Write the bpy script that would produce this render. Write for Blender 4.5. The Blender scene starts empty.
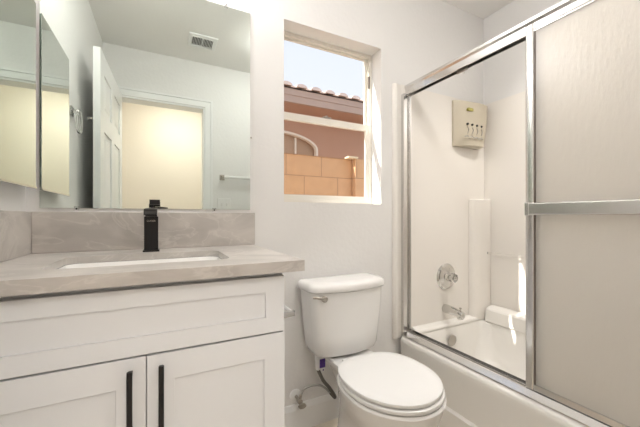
import bpy, bmesh, math, random
from mathutils import Vector, Matrix
random.seed(4)
PI = math.pi
C = bpy.context.scene.collection
scene = bpy.context.scene

# ------------------------------------------------------------------ camera
cam_data = bpy.data.cameras.new('camera')
cam = bpy.data.objects.new('camera', cam_data); C.objects.link(cam)
cam_data.sensor_fit = 'HORIZONTAL'; cam_data.sensor_width = 36.0
cam_data.lens = 309.95 / 640 * 36.0
cam_data.shift_y = 3.4 / 640
cam_data.clip_start = 0.02
cam.location = (0, 0, 1.04)
cam.rotation_euler = (PI / 2, 0, -math.radians(27.01))
scene.camera = cam

# ------------------------------------------------------------------ world, sun, exposure
world = bpy.data.worlds.new('sky'); scene.world = world
world.use_nodes = True
wn = world.node_tree; wn.nodes.clear()
w_out = wn.nodes.new('ShaderNodeOutputWorld'); w_bg = wn.nodes.new('ShaderNodeBackground')
w_geo = wn.nodes.new('ShaderNodeTexCoord'); w_sep = wn.nodes.new('ShaderNodeSeparateXYZ')
w_ramp = wn.nodes.new('ShaderNodeValToRGB')
w_ramp.color_ramp.elements[0].position = 0.0; w_ramp.color_ramp.elements[0].color = (0.90, 0.92, 0.97, 1)
w_ramp.color_ramp.elements[1].position = 0.9; w_ramp.color_ramp.elements[1].color = (0.66, 0.74, 0.93, 1)
wn.links.new(w_geo.outputs['Generated'], w_sep.inputs[0])
wn.links.new(w_sep.outputs['Z'], w_ramp.inputs[0])
wn.links.new(w_ramp.outputs[0], w_bg.inputs[0])
w_bg.inputs[1].default_value = 1.25
wn.links.new(w_bg.outputs[0], w_out.inputs[0])

sun_data = bpy.data.lights.new('sun', 'SUN'); sun = bpy.data.objects.new('sun', sun_data); C.objects.link(sun)
sun_data.energy = 9.0; sun_data.angle = math.radians(0.6); sun_data.color = (1.0, 0.95, 0.87)
sun.rotation_euler = Vector((1.0, -0.285, -0.90)).to_track_quat('-Z', 'Y').to_euler()
sun.location = (-2, 4, 6)

scene.view_settings.view_transform = 'Standard'
scene.view_settings.look = 'None'
scene.view_settings.exposure = 0.0
scene.view_settings.gamma = 1.0
scene.view_settings.use_curve_mapping = False

LAMP_VANITY = 32.0      # radiance of the frosted shades over the mirror
FILL_CEILING = 44.0     # added ceiling dome that fills the room with light
FILL_SHOWER = 6.0    # glow of the lamp added to brighten the tub alcove
LAMP_HALL = 70.0       # hall dome

# ------------------------------------------------------------------ materials
def new_mat(name):
    m = bpy.data.materials.new(name); m.use_nodes = True
    return m, m.node_tree, m.node_tree.nodes['Principled BSDF']

def simple(name, col, rough=0.5, metal=0.0, spec=0.5, noise=0.0, scale=20, bump=0.0, bscale=60, coat=0.0):
    m, nt, p = new_mat(name)
    p.inputs['Base Color'].default_value = (*col, 1)
    p.inputs['Roughness'].default_value = rough
    p.inputs['Metallic'].default_value = metal
    p.inputs['Specular IOR Level'].default_value = spec
    p.inputs['Coat Weight'].default_value = coat
    tc = nt.nodes.new('ShaderNodeTexCoord')
    if noise > 0:
        n = nt.nodes.new('ShaderNodeTexNoise'); n.inputs['Scale'].default_value = scale
        n.inputs['Detail'].default_value = 4
        mx = nt.nodes.new('ShaderNodeMix'); mx.data_type = 'RGBA'
        mx.inputs[6].default_value = (*[c * (1 - noise) for c in col], 1)
        mx.inputs[7].default_value = (*[min(1, c * (1 + noise)) for c in col], 1)
        nt.links.new(tc.outputs['Object'], n.inputs['Vector'])
        nt.links.new(n.outputs['Fac'], mx.inputs[0]); nt.links.new(mx.outputs[2], p.inputs['Base Color'])
    if bump > 0:
        n2 = nt.nodes.new('ShaderNodeTexNoise'); n2.inputs['Scale'].default_value = bscale
        b = nt.nodes.new('ShaderNodeBump'); b.inputs['Strength'].default_value = bump
        b.inputs['Distance'].default_value = 0.004
        nt.links.new(tc.outputs['Object'], n2.inputs['Vector'])
        nt.links.new(n2.outputs['Fac'], b.inputs['Height']); nt.links.new(b.outputs[0], p.inputs['Normal'])
    return m

M = {}
M['wall'] = simple('wall_paint', (0.82, 0.808, 0.79), 0.62, bump=0.25, bscale=45)
M['ceiling'] = simple('ceiling_paint', (0.88, 0.865, 0.84), 0.8, bump=0.2, bscale=50)
M['hall'] = simple('hall_paint', (0.74, 0.67, 0.57), 0.75, bump=0.15, bscale=50)
M['trim'] = simple('white_trim_paint', (0.86, 0.86, 0.85), 0.35)
M['cab'] = simple('cabinet_lacquer', (0.83, 0.84, 0.86), 0.42)
M['black'] = simple('matte_black_metal', (0.012, 0.011, 0.012), 0.38, metal=0.4)
M['chrome'] = simple('chrome', (0.66, 0.65, 0.63), 0.08, metal=1.0)
M['nickel'] = simple('brushed_nickel', (0.44, 0.41, 0.37), 0.28, metal=1.0)
M['alum'] = simple('polished_aluminium', (0.72, 0.71, 0.70), 0.2, metal=1.0)
M['alum_dark'] = simple('dark_gasket', (0.16, 0.13, 0.11), 0.5)
M['mirror'] = simple('mirror_glass', (0.69, 0.74, 0.70), 0.0, metal=1.0)
M['mirror_edge'] = simple('mirror_cut_edge', (0.10, 0.14, 0.12), 0.2)
M['porcelain'] = simple('porcelain', (0.87, 0.86, 0.84), 0.08, coat=0.3)
M['seat'] = simple('toilet_seat_plastic', (0.88, 0.875, 0.86), 0.22)
M['tub'] = simple('tub_acrylic', (0.88, 0.855, 0.81), 0.25, coat=0.2)
M['surround'] = simple('fibreglass_surround', (0.87, 0.83, 0.775), 0.3)
M['window'] = simple('window_vinyl', (0.82, 0.78, 0.70), 0.4)
M['plastic'] = simple('white_plastic', (0.85, 0.85, 0.84), 0.35)
M['cream'] = simple('cream_plastic', (0.58, 0.52, 0.41), 0.35)
M['label'] = simple('olive_label', (0.42, 0.38, 0.10), 0.5)
M['dark'] = simple('dark_void', (0.03, 0.03, 0.03), 0.6)
M['duct'] = simple('duct_grey', (0.16, 0.16, 0.155), 0.7)
M['hose'] = simple('braided_hose', (0.17, 0.16, 0.145), 0.4, metal=0.5, noise=0.3, scale=300)
M['hose_white'] = simple('grey_hose', (0.42, 0.41, 0.39), 0.35)
M['purple'] = simple('purple_tag', (0.07, 0.03, 0.22), 0.5)
M['roof'] = simple('clay_roof_tile', (0.78, 0.64, 0.57), 0.8, noise=0.15, scale=6)
M['fascia'] = simple('grey_brown_fascia', (0.50, 0.38, 0.32), 0.8, noise=0.1, scale=5)
M['stucco'] = simple('pinkish_brown_stucco', (0.53, 0.33, 0.235), 0.9, noise=0.06, scale=14, bump=0.3, bscale=60)
M['offtrim'] = simple('arch_trim_paint', (0.86, 0.80, 0.70), 0.6)
M['blind'] = simple('window_blind', (0.48, 0.35, 0.25), 0.9)
M['gravel'] = simple('gravel_ground', (0.74, 0.65, 0.54), 0.95, noise=0.3, scale=40)
M['pilaster'] = simple('sunlit_block', (0.86, 0.72, 0.50), 0.85, noise=0.08, scale=30)

def glass_mat(name, col, rough, ior=1.45, bump=0.0):
    m, nt, p = new_mat(name)
    p.inputs['Base Color'].default_value = (*col, 1)
    p.inputs['Roughness'].default_value = rough
    p.inputs['IOR'].default_value = ior
    p.inputs['Transmission Weight'].default_value = 1.0
    if bump:
        tc = nt.nodes.new('ShaderNodeTexCoord')
        mp = nt.nodes.new('ShaderNodeMapping'); mp.inputs['Scale'].default_value = (1, 1, 0.28)
        n = nt.nodes.new('ShaderNodeTexNoise'); n.inputs['Scale'].default_value = 85; n.inputs['Detail'].default_value = 2
        b = nt.nodes.new('ShaderNodeBump'); b.inputs['Strength'].default_value = bump; b.inputs['Distance'].default_value = 0.004
        nt.links.new(tc.outputs['Object'], mp.inputs[0]); nt.links.new(mp.outputs[0], n.inputs['Vector'])
        nt.links.new(n.outputs['Fac'], b.inputs['Height']); nt.links.new(b.outputs[0], p.inputs['Normal'])
    return m

# clear window pane: real thin glass, mostly see-through with a faint reflection
def pane_mat():
    m = bpy.data.materials.new('window_pane_glass'); m.use_nodes = True
    nt = m.node_tree; nt.nodes.clear()
    o = nt.nodes.new('ShaderNodeOutputMaterial'); t = nt.nodes.new('ShaderNodeBsdfTransparent')
    t.inputs[0].default_value = (0.96, 0.96, 0.95, 1)
    g = nt.nodes.new('ShaderNodeBsdfGlossy'); g.inputs['Roughness'].default_value = 0.02
    mx = nt.nodes.new('ShaderNodeMixShader'); mx.inputs[0].default_value = 0.012
    nt.links.new(t.outputs[0], mx.inputs[1]); nt.links.new(g.outputs[0], mx.inputs[2])
    nt.links.new(mx.outputs[0], o.inputs[0])
    return m
M['pane'] = pane_mat()

def frosted_mat():
    m = bpy.data.materials.new('rain_glass'); m.use_nodes = True
    nt = m.node_tree; nt.nodes.clear()
    o = nt.nodes.new('ShaderNodeOutputMaterial')
    tr = nt.nodes.new('ShaderNodeBsdfTranslucent'); tr.inputs[0].default_value = (0.94, 0.92, 0.89, 1)
    df = nt.nodes.new('ShaderNodeBsdfDiffuse'); df.inputs[0].default_value = (0.88, 0.86, 0.825, 1)
    gl = nt.nodes.new('ShaderNodeBsdfGlossy'); gl.inputs['Roughness'].default_value = 0.27
    m1 = nt.nodes.new('ShaderNodeMixShader'); m1.inputs[0].default_value = 0.66
    m2 = nt.nodes.new('ShaderNodeMixShader'); m2.inputs[0].default_value = 0.05
    tc = nt.nodes.new('ShaderNodeTexCoord'); mp = nt.nodes.new('ShaderNodeMapping')
    mp.inputs['Scale'].default_value = (1, 1, 0.3)
    n = nt.nodes.new('ShaderNodeTexNoise'); n.inputs['Scale'].default_value = 75; n.inputs['Detail'].default_value = 2.5
    b = nt.nodes.new('ShaderNodeBump'); b.inputs['Strength'].default_value = 0.16; b.inputs['Distance'].default_value = 0.006
    L = nt.links.new
    L(tc.outputs['Object'], mp.inputs[0]); L(mp.outputs[0], n.inputs['Vector']); L(n.outputs['Fac'], b.inputs['Height'])
    for s in (tr, df, gl): L(b.outputs[0], s.inputs['Normal'])
    L(df.outputs[0], m1.inputs[1]); L(tr.outputs[0], m1.inputs[2])
    L(m1.outputs[0], m2.inputs[1]); L(gl.outputs[0], m2.inputs[2]); L(m2.outputs[0], o.inputs[0])
    return m
M['frost'] = frosted_mat()
M['clear'] = glass_mat('clear_acrylic', (0.95, 0.95, 0.94), 0.03)

def emit_mat(name, col, s):
    m, nt, p = new_mat(name)
    p.inputs['Base Color'].default_value = (0.9, 0.9, 0.9, 1)
    p.inputs['Emission Color'].default_value = (*col, 1); p.inputs['Emission Strength'].default_value = s
    return m
M['lamp_v'] = emit_mat('lit_vanity_shade', (1.0, 0.98, 0.965), LAMP_VANITY)
M['fill_c'] = emit_mat('fill_ceiling_dome', (1.0, 0.98, 0.965), FILL_CEILING)
M['fill_s'] = emit_mat('fill_shower_lens', (1.0, 0.96, 0.90), FILL_SHOWER)
M['lamp_h'] = emit_mat('lit_hall_dome', (1.0, 0.965, 0.92), LAMP_HALL)

def stone_mat():
    m, nt, p = new_mat('veined_quartz')
    p.inputs['Roughness'].default_value = 0.3
    L = nt.links.new
    tc = nt.nodes.new('ShaderNodeTexCoord'); mp = nt.nodes.new('ShaderNodeMapping')
    mp.inputs['Rotation'].default_value = (0.3, 0.6, 0.5); mp.inputs['Scale'].default_value = (1.0, 1.4, 1.8)
    L(tc.outputs['Object'], mp.inputs[0])
    n = nt.nodes.new('ShaderNodeTexNoise'); n.inputs['Scale'].default_value = 5.0; n.inputs['Detail'].default_value = 5
    n.inputs['Distortion'].default_value = 0.6
    L(mp.outputs[0], n.inputs['Vector'])
    r = nt.nodes.new('ShaderNodeValToRGB'); e = r.color_ramp.elements
    e[0].position = 0.36; e[0].color = (0.44, 0.408, 0.38, 1)
    e[1].position = 0.64; e[1].color = (0.60, 0.56, 0.52, 1)
    L(n.outputs['Fac'], r.inputs[0])
    # thin veins where a second noise crosses its middle value
    n2 = nt.nodes.new('ShaderNodeTexNoise'); n2.inputs['Scale'].default_value = 4.2; n2.inputs['Detail'].default_value = 5
    n2.inputs['Distortion'].default_value = 1.3
    L(mp.outputs[0], n2.inputs['Vector'])
    s = nt.nodes.new('ShaderNodeMath'); s.operation = 'SUBTRACT'; s.inputs[1].default_value = 0.5; L(n2.outputs['Fac'], s.inputs[0])
    a = nt.nodes.new('ShaderNodeMath'); a.operation = 'ABSOLUTE'; L(s.outputs[0], a.inputs[0])
    r2 = nt.nodes.new('ShaderNodeValToRGB'); e2 = r2.color_ramp.elements
    e2[0].position = 0.0; e2[0].color = (0.3, 0.3, 0.3, 1); e2[1].position = 0.022; e2[1].color = (0, 0, 0, 1)
    L(a.outputs[0], r2.inputs[0])
    mx = nt.nodes.new('ShaderNodeMix'); mx.data_type = 'RGBA'; mx.inputs[7].default_value = (0.76, 0.72, 0.67, 1)
    L(r2.outputs[0], mx.inputs[0]); L(r.outputs[0], mx.inputs[6]); L(mx.outputs[2], p.inputs['Base Color'])
    return m
M['stone'] = stone_mat()

def brick_mat(name, c1, c2, mortar, bw, bh, ms, axes='XZ', rough=0.85, off=0.5, shift=(0, 0)):
    m, nt, p = new_mat(name); p.inputs['Roughness'].default_value = rough
    L = nt.links.new
    tc = nt.nodes.new('ShaderNodeTexCoord'); sp = nt.nodes.new('ShaderNodeSeparateXYZ'); cb = nt.nodes.new('ShaderNodeCombineXYZ')
    L(tc.outputs['Object'], sp.inputs[0]); L(sp.outputs[axes[0]], cb.inputs[0]); L(sp.outputs[axes[1]], cb.inputs[1])
    b = nt.nodes.new('ShaderNodeTexBrick'); b.offset = off
    b.inputs['Scale'].default_value = 1.0; b.inputs['Brick Width'].default_value = bw; b.inputs['Row Height'].default_value = bh
    b.inputs['Mortar Size'].default_value = ms; b.inputs['Mortar Smooth'].default_value = 0.3; b.inputs['Bias'].default_value = 0.0
    b.inputs['Color1'].default_value = (*c1, 1); b.inputs['Color2'].default_value = (*c2, 1); b.inputs['Mortar'].default_value = (*mortar, 1)
    va = nt.nodes.new('ShaderNodeVectorMath'); va.operation = 'ADD'; va.inputs[1].default_value = (shift[0], shift[1], 0)
    L(cb.outputs[0], va.inputs[0]); L(va.outputs[0], b.inputs['Vector'])
    n = nt.nodes.new('ShaderNodeTexNoise'); n.inputs['Scale'].default_value = 12; n.inputs['Detail'].default_value = 6
    L(tc.outputs['Object'], n.inputs['Vector'])
    mr = nt.nodes.new('ShaderNodeMapRange'); mr.inputs[3].default_value = 0.85; mr.inputs[4].default_value = 1.15
    L(n.outputs['Fac'], mr.inputs[0])
    mx = nt.nodes.new('ShaderNodeMix'); mx.data_type = 'RGBA'; mx.blend_type = 'MULTIPLY'; mx.inputs[0].default_value = 1
    L(b.outputs['Color'], mx.inputs[6]); L(mr.outputs[0], mx.inputs[7]); L(mx.outputs[2], p.inputs['Base Color'])
    return m
M['cmu'] = brick_mat('tan_concrete_block', (0.62, 0.38, 0.21), (0.67, 0.41, 0.235), (0.42, 0.25, 0.14), 0.375, 0.2, 0.005, shift=(0.27, 0.06))
M['tile'] = brick_mat('travertine_look_tile', (0.76, 0.67, 0.56), (0.80, 0.72, 0.61), (0.62, 0.54, 0.45), 0.33, 0.33, 0.005, 'XY', 0.35, 0.0)

# ------------------------------------------------------------------ mesh helpers (world coordinates)
def wloc(o):
    v = Vector((0, 0, 0))
    while o is not None:
        v += o.location; o = o.parent
    return v

def obj(name, bm, mat, parent=None, smooth=False, bevel=0.0, seg=2):
    if bevel > 0:
        bmesh.ops.remove_doubles(bm, verts=bm.verts, dist=1e-6)
        es = [e for e in bm.edges if len(e.link_faces) == 2 and e.calc_face_angle(0) > 0.6]
        bmesh.ops.bevel(bm, geom=es, offset=bevel, segments=seg, affect='EDGES', profile=0.5, clamp_overlap=True)
    bmesh.ops.recalc_face_normals(bm, faces=bm.faces)
    base = wloc(parent) if parent else Vector((0, 0, 0))
    if base.length > 0: bmesh.ops.translate(bm, verts=bm.verts, vec=-base)
    me = bpy.data.meshes.new(name); bm.to_mesh(me); bm.free()
    me.materials.append(mat)
    if smooth:
        for p in me.polygons: p.use_smooth = True
        try:
            me.set_sharp_from_angle(angle=math.radians(42))
        except Exception: pass
    o = bpy.data.objects.new(name, me); C.objects.link(o)
    if parent: o.parent = parent
    return o

def set_origin(o, p):
    """move a root object's origin (mesh is in world coords) to p"""
    p = Vector(p)
    o.data.transform(Matrix.Translation(-p)); o.location = p
    return o

def thing(name, label, cat, loc, group=None, kind=None):
    o = bpy.data.objects.new(name, None); C.objects.link(o); o.location = loc; o.empty_display_size = 0.05
    tag(o, label, cat, group)
    if kind: o['kind'] = kind
    return o

def tag(o, label, cat, group=None):
    o['label'] = label; o['category'] = cat
    if group: o['group'] = group
    return o

def struct(o):
    o['kind'] = 'structure'; return o

def bx(x0, x1, y0, y1, z0, z1, bm=None):
    bm = bm or bmesh.new()
    v = [bm.verts.new((x, y, z)) for z in (z0, z1) for y in (y0, y1) for x in (x0, x1)]
    for f in ((0, 2, 3, 1), (4, 5, 7, 6), (0, 1, 5, 4), (2, 6, 7, 3), (0, 4, 6, 2), (1, 3, 7, 5)):
        bm.faces.new([v[i] for i in f])
    return bm

def prism(pts, axis, a0, a1, bm=None):
    """extrude a closed 2-D outline along an axis; pts are the two other coords in axis order"""
    bm = bm or bmesh.new()
    def mk(p, a):
        if axis == 'X': return (a, p[0], p[1])
        if axis == 'Y': return (p[0], a, p[1])
        return (p[0], p[1], a)
    A = [bm.verts.new(mk(p, a0)) for p in pts]; B = [bm.verts.new(mk(p, a1)) for p in pts]
    n = len(pts)
    bm.faces.new(A); bm.faces.new(B[::-1])
    for i in range(n): bm.faces.new((A[i], B[i], B[(i + 1) % n], A[(i + 1) % n]))
    return bm

def loft(rings, bm=None, cap0=True, cap1=True, closed=True):
    bm = bm or bmesh.new()
    R = [[bm.verts.new(p) for p in r] for r in rings]
    n = len(R[0])
    for a, b in zip(R, R[1:]):
        for i in range(n if closed else n - 1):
            bm.faces.new((a[i], a[(i + 1) % n], b[(i + 1) % n], b[i]))
    if cap0: bm.faces.new(R[0])
    if cap1: bm.faces.new(R[-1][::-1])
    return bm

def lathe(prof, origin, axis=(0, 0, 1), n=32, bm=None):
    """prof: (radius, height) pairs along the axis from origin"""
    a = Vector(axis).normalized(); q = Vector((0, 0, 1)).rotation_difference(a); o = Vector(origin)
    rings = []
    for r, h in prof:
        r = max(r, 1e-5)
        rings.append([o + q @ Vector((r * math.cos(2 * PI * i / n), r * math.sin(2 * PI * i / n), h)) for i in range(n)])
    return loft(rings, bm)

def tube(pts, r, n=12, bm=None, rs=None):
    pts = [Vector(p) for p in pts]
    rings = []; up = None
    for i, p in enumerate(pts):
        d = (pts[min(i + 1, len(pts) - 1)] - pts[max(i - 1, 0)]).normalized()
        if up is None:
            up = Vector((0, 0, 1)) if abs(d.z) < 0.9 else Vector((1, 0, 0))
        s = d.cross(up).normalized(); up = s.cross(d).normalized()
        rr = rs[i] if rs else r
        rings.append([p + s * rr * math.cos(2 * PI * k / n) + up * rr * math.sin(2 * PI * k / n) for k in range(n)])
    return loft(rings, bm)

def spline(ctrl, steps=8):
    c = [Vector(p) for p in ctrl]; c = [c[0] * 2 - c[1]] + c + [c[-1] * 2 - c[-2]]
    out = []
    for i in range(1, len(c) - 2):
        for k in range(steps):
            t = k / steps
            out.append(0.5 * ((2 * c[i]) + (c[i + 1] - c[i - 1]) * t + (2 * c[i - 1] - 5 * c[i] + 4 * c[i + 1] - c[i + 2]) * t * t
                              + (3 * c[i] - c[i - 1] - 3 * c[i + 1] + c[i + 2]) * t ** 3))
    out.append(c[-2]); return out

def rrect(x0, x1, y0, y1, r, n=6):
    pts = []
    for cx, cy, a in ((x1 - r, y1 - r, 0), (x0 + r, y1 - r, PI / 2), (x0 + r, y0 + r, PI), (x1 - r, y0 + r, 3 * PI / 2)):
        for k in range(n + 1):
            t = a + PI / 2 * k / n
            pts.append((cx + r * math.cos(t), cy + r * math.sin(t)))
    return pts

def holed(outer, holes, f0, f1, bm=None):
    """flat plate with holes between two surfaces; f0/f1 map a 2-D point to 3-D"""
    bm = bm or bmesh.new()
    for f in (f0, f1):
        es = []
        for loop in [outer] + holes:
            v = [bm.verts.new(f(p)) for p in loop]
            es += [bm.edges.new((v[i], v[(i + 1) % len(v)])) for i in range(len(v))]
        bmesh.ops.triangle_fill(bm, use_beauty=True, use_dissolve=False, edges=es)
    bm.verts.ensure_lookup_table()
    n = len(outer) + sum(map(len, holes)); V = list(bm.verts)[-2 * n:]
    k = 0
    for loop in [outer] + holes:
        m_ = len(loop)
        for i in range(m_):
            a, b = V[k + i], V[k + (i + 1) % m_]; c, d = V[n + k + (i + 1) % m_], V[n + k + i]
            bm.faces.new((a, b, c, d))
        k += m_
    return bm

# key dimensions
YB = 1.40      # back wall face
XL = -0.415    # left wall face
XR = 1.985     # right wall face
YF = -0.15     # wall with the doorway
ZC = 2.41      # ceiling
Z0 = 1.04      # eye height

# ================================================================== ROOM SHELL
struct(obj('floor', bx(XL - 0.12, XR + 0.12, YF - 0.001, YB + 0.16, -0.08, 0), M['tile']))
struct(obj('ceiling', bx(XL - 0.12, XR + 0.12, YF - 0.12, YB + 0.16, ZC, ZC + 0.1), M['ceiling']))
struct(obj('wall_left', bx(XL - 0.12, XL, YF - 0.12, YB + 0.16, 0, ZC), M['wall']))
struct(obj('wall_right', bx(XR, XR + 0.12, YF - 0.12, YB + 0.16, 0, ZC), M['wall']))
WX0, WX1, WZ0, WZ1 = 0.52, 1.10, 1.112, 1.988
struct(obj('wall_back', holed([(XL, 0), (XR, 0), (XR, ZC), (XL, ZC)], [[(WX0, WZ0), (WX1, WZ0), (WX1, WZ1), (WX0, WZ1)]],
                              lambda p: (p[0], YB, p[1]), lambda p: (p[0], YB + 0.12, p[1])), M['wall']))
DX0, DX1, DZ = -0.335, 0.345, 2.02
struct(obj('wall_front', prism([(XL, 0), (DX0, 0), (DX0, DZ), (DX1, DZ), (DX1, 0), (XR, 0), (XR, ZC), (XL, ZC)], 'Y', YF - 0.12, YF), M['wall']))
# hall beyond the doorway
HY = -1.45
struct(obj('floor_hall', bx(-1.7, 1.7, HY - 0.1, YF - 0.001, -0.08, 0), M['tile']))
struct(obj('ceiling_hall', bx(-1.7, 1.7, HY - 0.1, YF - 0.12, ZC, ZC + 0.1), M['hall']))
struct(obj('wall_hall', bx(-1.7, 1.7, HY - 0.1, HY, 0, ZC), M['hall']))
struct(obj('wall_hall_left', bx(-1.7, -1.6, HY, YF - 0.12, 0, ZC), M['hall']))
struct(obj('wall_hall_right', bx(1.6, 1.7, HY, YF - 0.12, 0, ZC), M['hall']))
# baseboards
def base_profile(y): return [(y, 0), (y - 0.014, 0), (y - 0.014, 0.105), (y - 0.009, 0.118), (y - 0.005, 0.128), (y, 0.13)]
struct(obj('baseboard_back', prism([(a, b) for a, b in base_profile(YB)], 'X', 0.32, 1.17), M['trim']))
# door casing and jamb
cas = bmesh.new()
w = 0.062
prism([(DX0 - w, 0), (DX0 + 0.004, 0), (DX0 + 0.004, DZ - 0.004), (DX1 - 0.004, DZ - 0.004), (DX1 - 0.004, 0), (DX1 + w, 0), (DX1 + w, DZ + w), (DX0 - w, DZ + w)],
      'Y', YF + 0.0005, YF + 0.014, cas)
prism([(DX0 - w, 0), (DX0 - w + 0.018, 0), (DX0 - w + 0.018, DZ + w - 0.018), (DX1 + w - 0.018, DZ + w - 0.018), (DX1 + w - 0.018, 0), (DX1 + w, 0), (DX1 + w, DZ + w), (DX0 - w, DZ + w)],
      'Y', YF + 0.013, YF + 0.021, cas)
struct(obj('trim_1', cas, M['trim']))
jb = prism([(DX0, 0), (DX0 + 0.018, 0), (DX0 + 0.018, DZ - 0.018), (DX1 - 0.018, DZ - 0.018), (DX1 - 0.018, 0), (DX1, 0), (DX1, DZ), (DX0, DZ)], 'Y', YF - 0.125, YF + 0.003)
struct(obj('trim_2', jb, M['trim']))

# open six-panel door, hinged on the left jamb and swung against the left wall
dr = bpy.data.objects.new('door_1', None); C.objects.link(dr); struct(dr)
dr.location = (DX0 + 0.018, YF + 0.03, 0)
dr.rotation_euler = (0, 0, math.radians(2.2))
DW, DT = 0.77, 0.035
leaf = bmesh.new()
cut = []
stile = 0.105
pw = (DW - 3 * stile) / 2
for i in range(2):
    y0 = stile + i * (pw + stile)
    for z0, z1 in ((0.22, 0.82), (1.0, 1.55), (1.66, 1.89)):
        cut.append((y0, y0 + pw, z0, z1))
holed([(0, 0.01), (DW, 0.01), (DW, 2.005), (0, 2.005)], [[(a, c), (b, c), (b, d), (a, d)] for a, b, c, d in cut],
      lambda p: (0.0, p[0], p[1]), lambda p: (DT, p[0], p[1]), leaf)
for a, b, c, d in cut:
    bx(0.009, DT - 0.009, a - 0.0005, b + 0.0005, c, d, leaf)
    q = 0.032
    for s0, s1, s2 in ((DT - 0.009, DT - 0.003, 1), (0.009, 0.003, -1)):
        loft([[(s0, a + q, c + q), (s0, b - q, c + q), (s0, b - q, d - q), (s0, a + q, d - q)],
              [(s1, a + q + .014, c + q + .014), (s1, b - q - .014, c + q + .014), (s1, b - q - .014, d - q - .014), (s1, a + q + .014, d - q - .014)]], leaf)
me_o = obj('door_leaf', leaf, M['trim']); me_o.parent = dr
for s in (1, -1):
    k = lathe([(0.026, 0), (0.026, 0.006), (0.012, 0.01), (0.011, 0.02), (0.022, 0.026), (0.026, 0.036), (0.023, 0.046), (0.01, 0.052), (0.0, 0.053)],
              (DT if s > 0 else 0, DW - 0.06, 1.0), (s, 0, 0), 24) if s > 0 else \
        lathe([(0.026, 0), (0.026, 0.006), (0.012, 0.01), (0.011, 0.016), (0.02, 0.02), (0.022, 0.028), (0.0, 0.034)], (0, DW - 0.06, 1.0), (-1, 0, 0), 24)
    ko = obj('door_knob', k, M['nickel'], smooth=True); ko.parent = dr
    ko['label'] = 'satin metal door knob'
# robe hook high on the leaf's wall side
hk = lathe([(0.016, 0), (0.016, 0.004), (0.006, 0.008), (0.006, 0.022), (0.012, 0.026), (0.0, 0.032)], (0, DW - 0.02, 1.60), (-1, 0, 0), 16)
ho = obj('robe_hook', hk, M['chrome'], smooth=True); ho.parent = dr

# ------------------------------------------------------------------ window
wr = bpy.data.objects.new('window_1', None); C.objects.link(wr); struct(wr); wr.location = ((WX0 + WX1) / 2, YB + 0.13, WZ0)
FY0, FY1 = YB + 0.088, YB + 0.118
def rect_ring(x0, x1, z0, z1, wl, wr_, wb, wt, y0, y1, bm=None):
    return holed([(x0, z0), (x1, z0), (x1, z1), (x0, z1)], [[(x0 + wl, z0 + wb), (x1 - wr_, z0 + wb), (x1 - wr_, z1 - wt), (x0 + wl, z1 - wt)]],
                 lambda p: (p[0], y0, p[1]), lambda p: (p[0], y1, p[1]), bm)
obj('window_frame', rect_ring(WX0 + .001, WX1 - .001, WZ0 + .001, WZ1 - .001, 0.014, 0.020, 0.022, 0.018, FY0, FY1), M['window'], wr, bevel=0.002)
ZM = Z0 + 0.515
obj('lower_sash', rect_ring(WX0 + .015, WX1 - .015, WZ0 + .0225, ZM + 0.022, 0.017, 0.028, 0.022, 0.036, FY0 + .003, FY0 + .0155), M['window'], wr, bevel=0.0015)
obj('upper_sash', rect_ring(WX0 + .015, WX1 - .015, ZM - 0.012, WZ1 - .0185, 0.012, 0.024, 0.028, 0.012, FY0 + .0165, FY0 + .0285), M['window'], wr, bevel=0.0015)
obj('lower_pane', bx(WX0 + .032, WX1 - .043, FY0 + .008, FY0 + .010, WZ0 + .0445, ZM - .014), M['pane'], wr)
obj('upper_pane', bx(WX0 + .027, WX1 - .039, FY0 + .021, FY0 + .023, ZM + .016, WZ1 - .0305), M['pane'], wr)
sl = bmesh.new(); 
bx(0.78, 0.83, FY0 + .001, FY0 + .015, ZM + 0.0225, ZM + 0.031, sl); bx(0.795, 0.805, FY0 - .004, FY0 + .012, ZM + 0.026, ZM + 0.036, sl)
lt = obj('sash_lock', sl, M['nickel'], wr, bevel=0.002); lt['label'] = 'small metal sash lock on the meeting rail'
bl = bx(WX1 - .026, WX1 - .0155, FY0 - .004, FY0 + .0025, 1.79, 1.86)
o = obj('balance_clip', bl, M['alum_dark'], wr); o['label'] = 'dark sash balance clip'

# ================================================================== OUTSIDE
nh = thing('neighbouring_house', 'pinkish brown stucco house with clay tile roof edge outside the window', 'house', (2.6, 5.2, -0.1))
AXc, AXr, AXh = 1.62, 0.72, 0.95   # arched window centre, half width, spring height
def arch_pts(hw, zs, zt, zb, n=24):
    pts = [(AXc - hw, zb), (AXc + hw, zb)]
    for k in range(n + 1):
        t = k / n * PI
        pts.append((AXc + hw * math.cos(t), Z0 + zs + (zt - zs) * math.sin(t)))
    return pts
wallY = 4.7
obj('house_wall', holed([(-4, -0.1), (8, -0.1), (8, Z0 + 2.1), (-4, Z0 + 2.1)], [arch_pts(0.70, 1.12, 1.36, 0.9)],
                        lambda p: (p[0], wallY, p[1]), lambda p: (p[0], wallY + 0.2, p[1])), M['stucco'], nh)
ag = prism(arch_pts(0.70, 1.12, 1.36, 0.9), 'Y', wallY + 0.09, wallY + 0.11)
aw = obj('arched_window', holed(arch_pts(0.725, 1.12, 1.385, 0.88), [arch_pts(0.69, 1.12, 1.35, 0.92)],
         lambda p: (p[0], wallY - 0.03, p[1]), lambda p: (p[0], wallY + 0.05, p[1])), M['offtrim'], nh)
aw['label'] = 'cream arched window trim'
obj('blind', ag, M['blind'], aw)
mu = bmesh.new()
bx(1.955, 1.98, wallY + .04, wallY + .088, 0.92, Z0 + 1.31, mu)
bx(1.28, 1.305, wallY + .04, wallY + .088, 0.92, Z0 + 1.31, mu)
obj('mullion', mu, M['offtrim'], aw)
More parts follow.
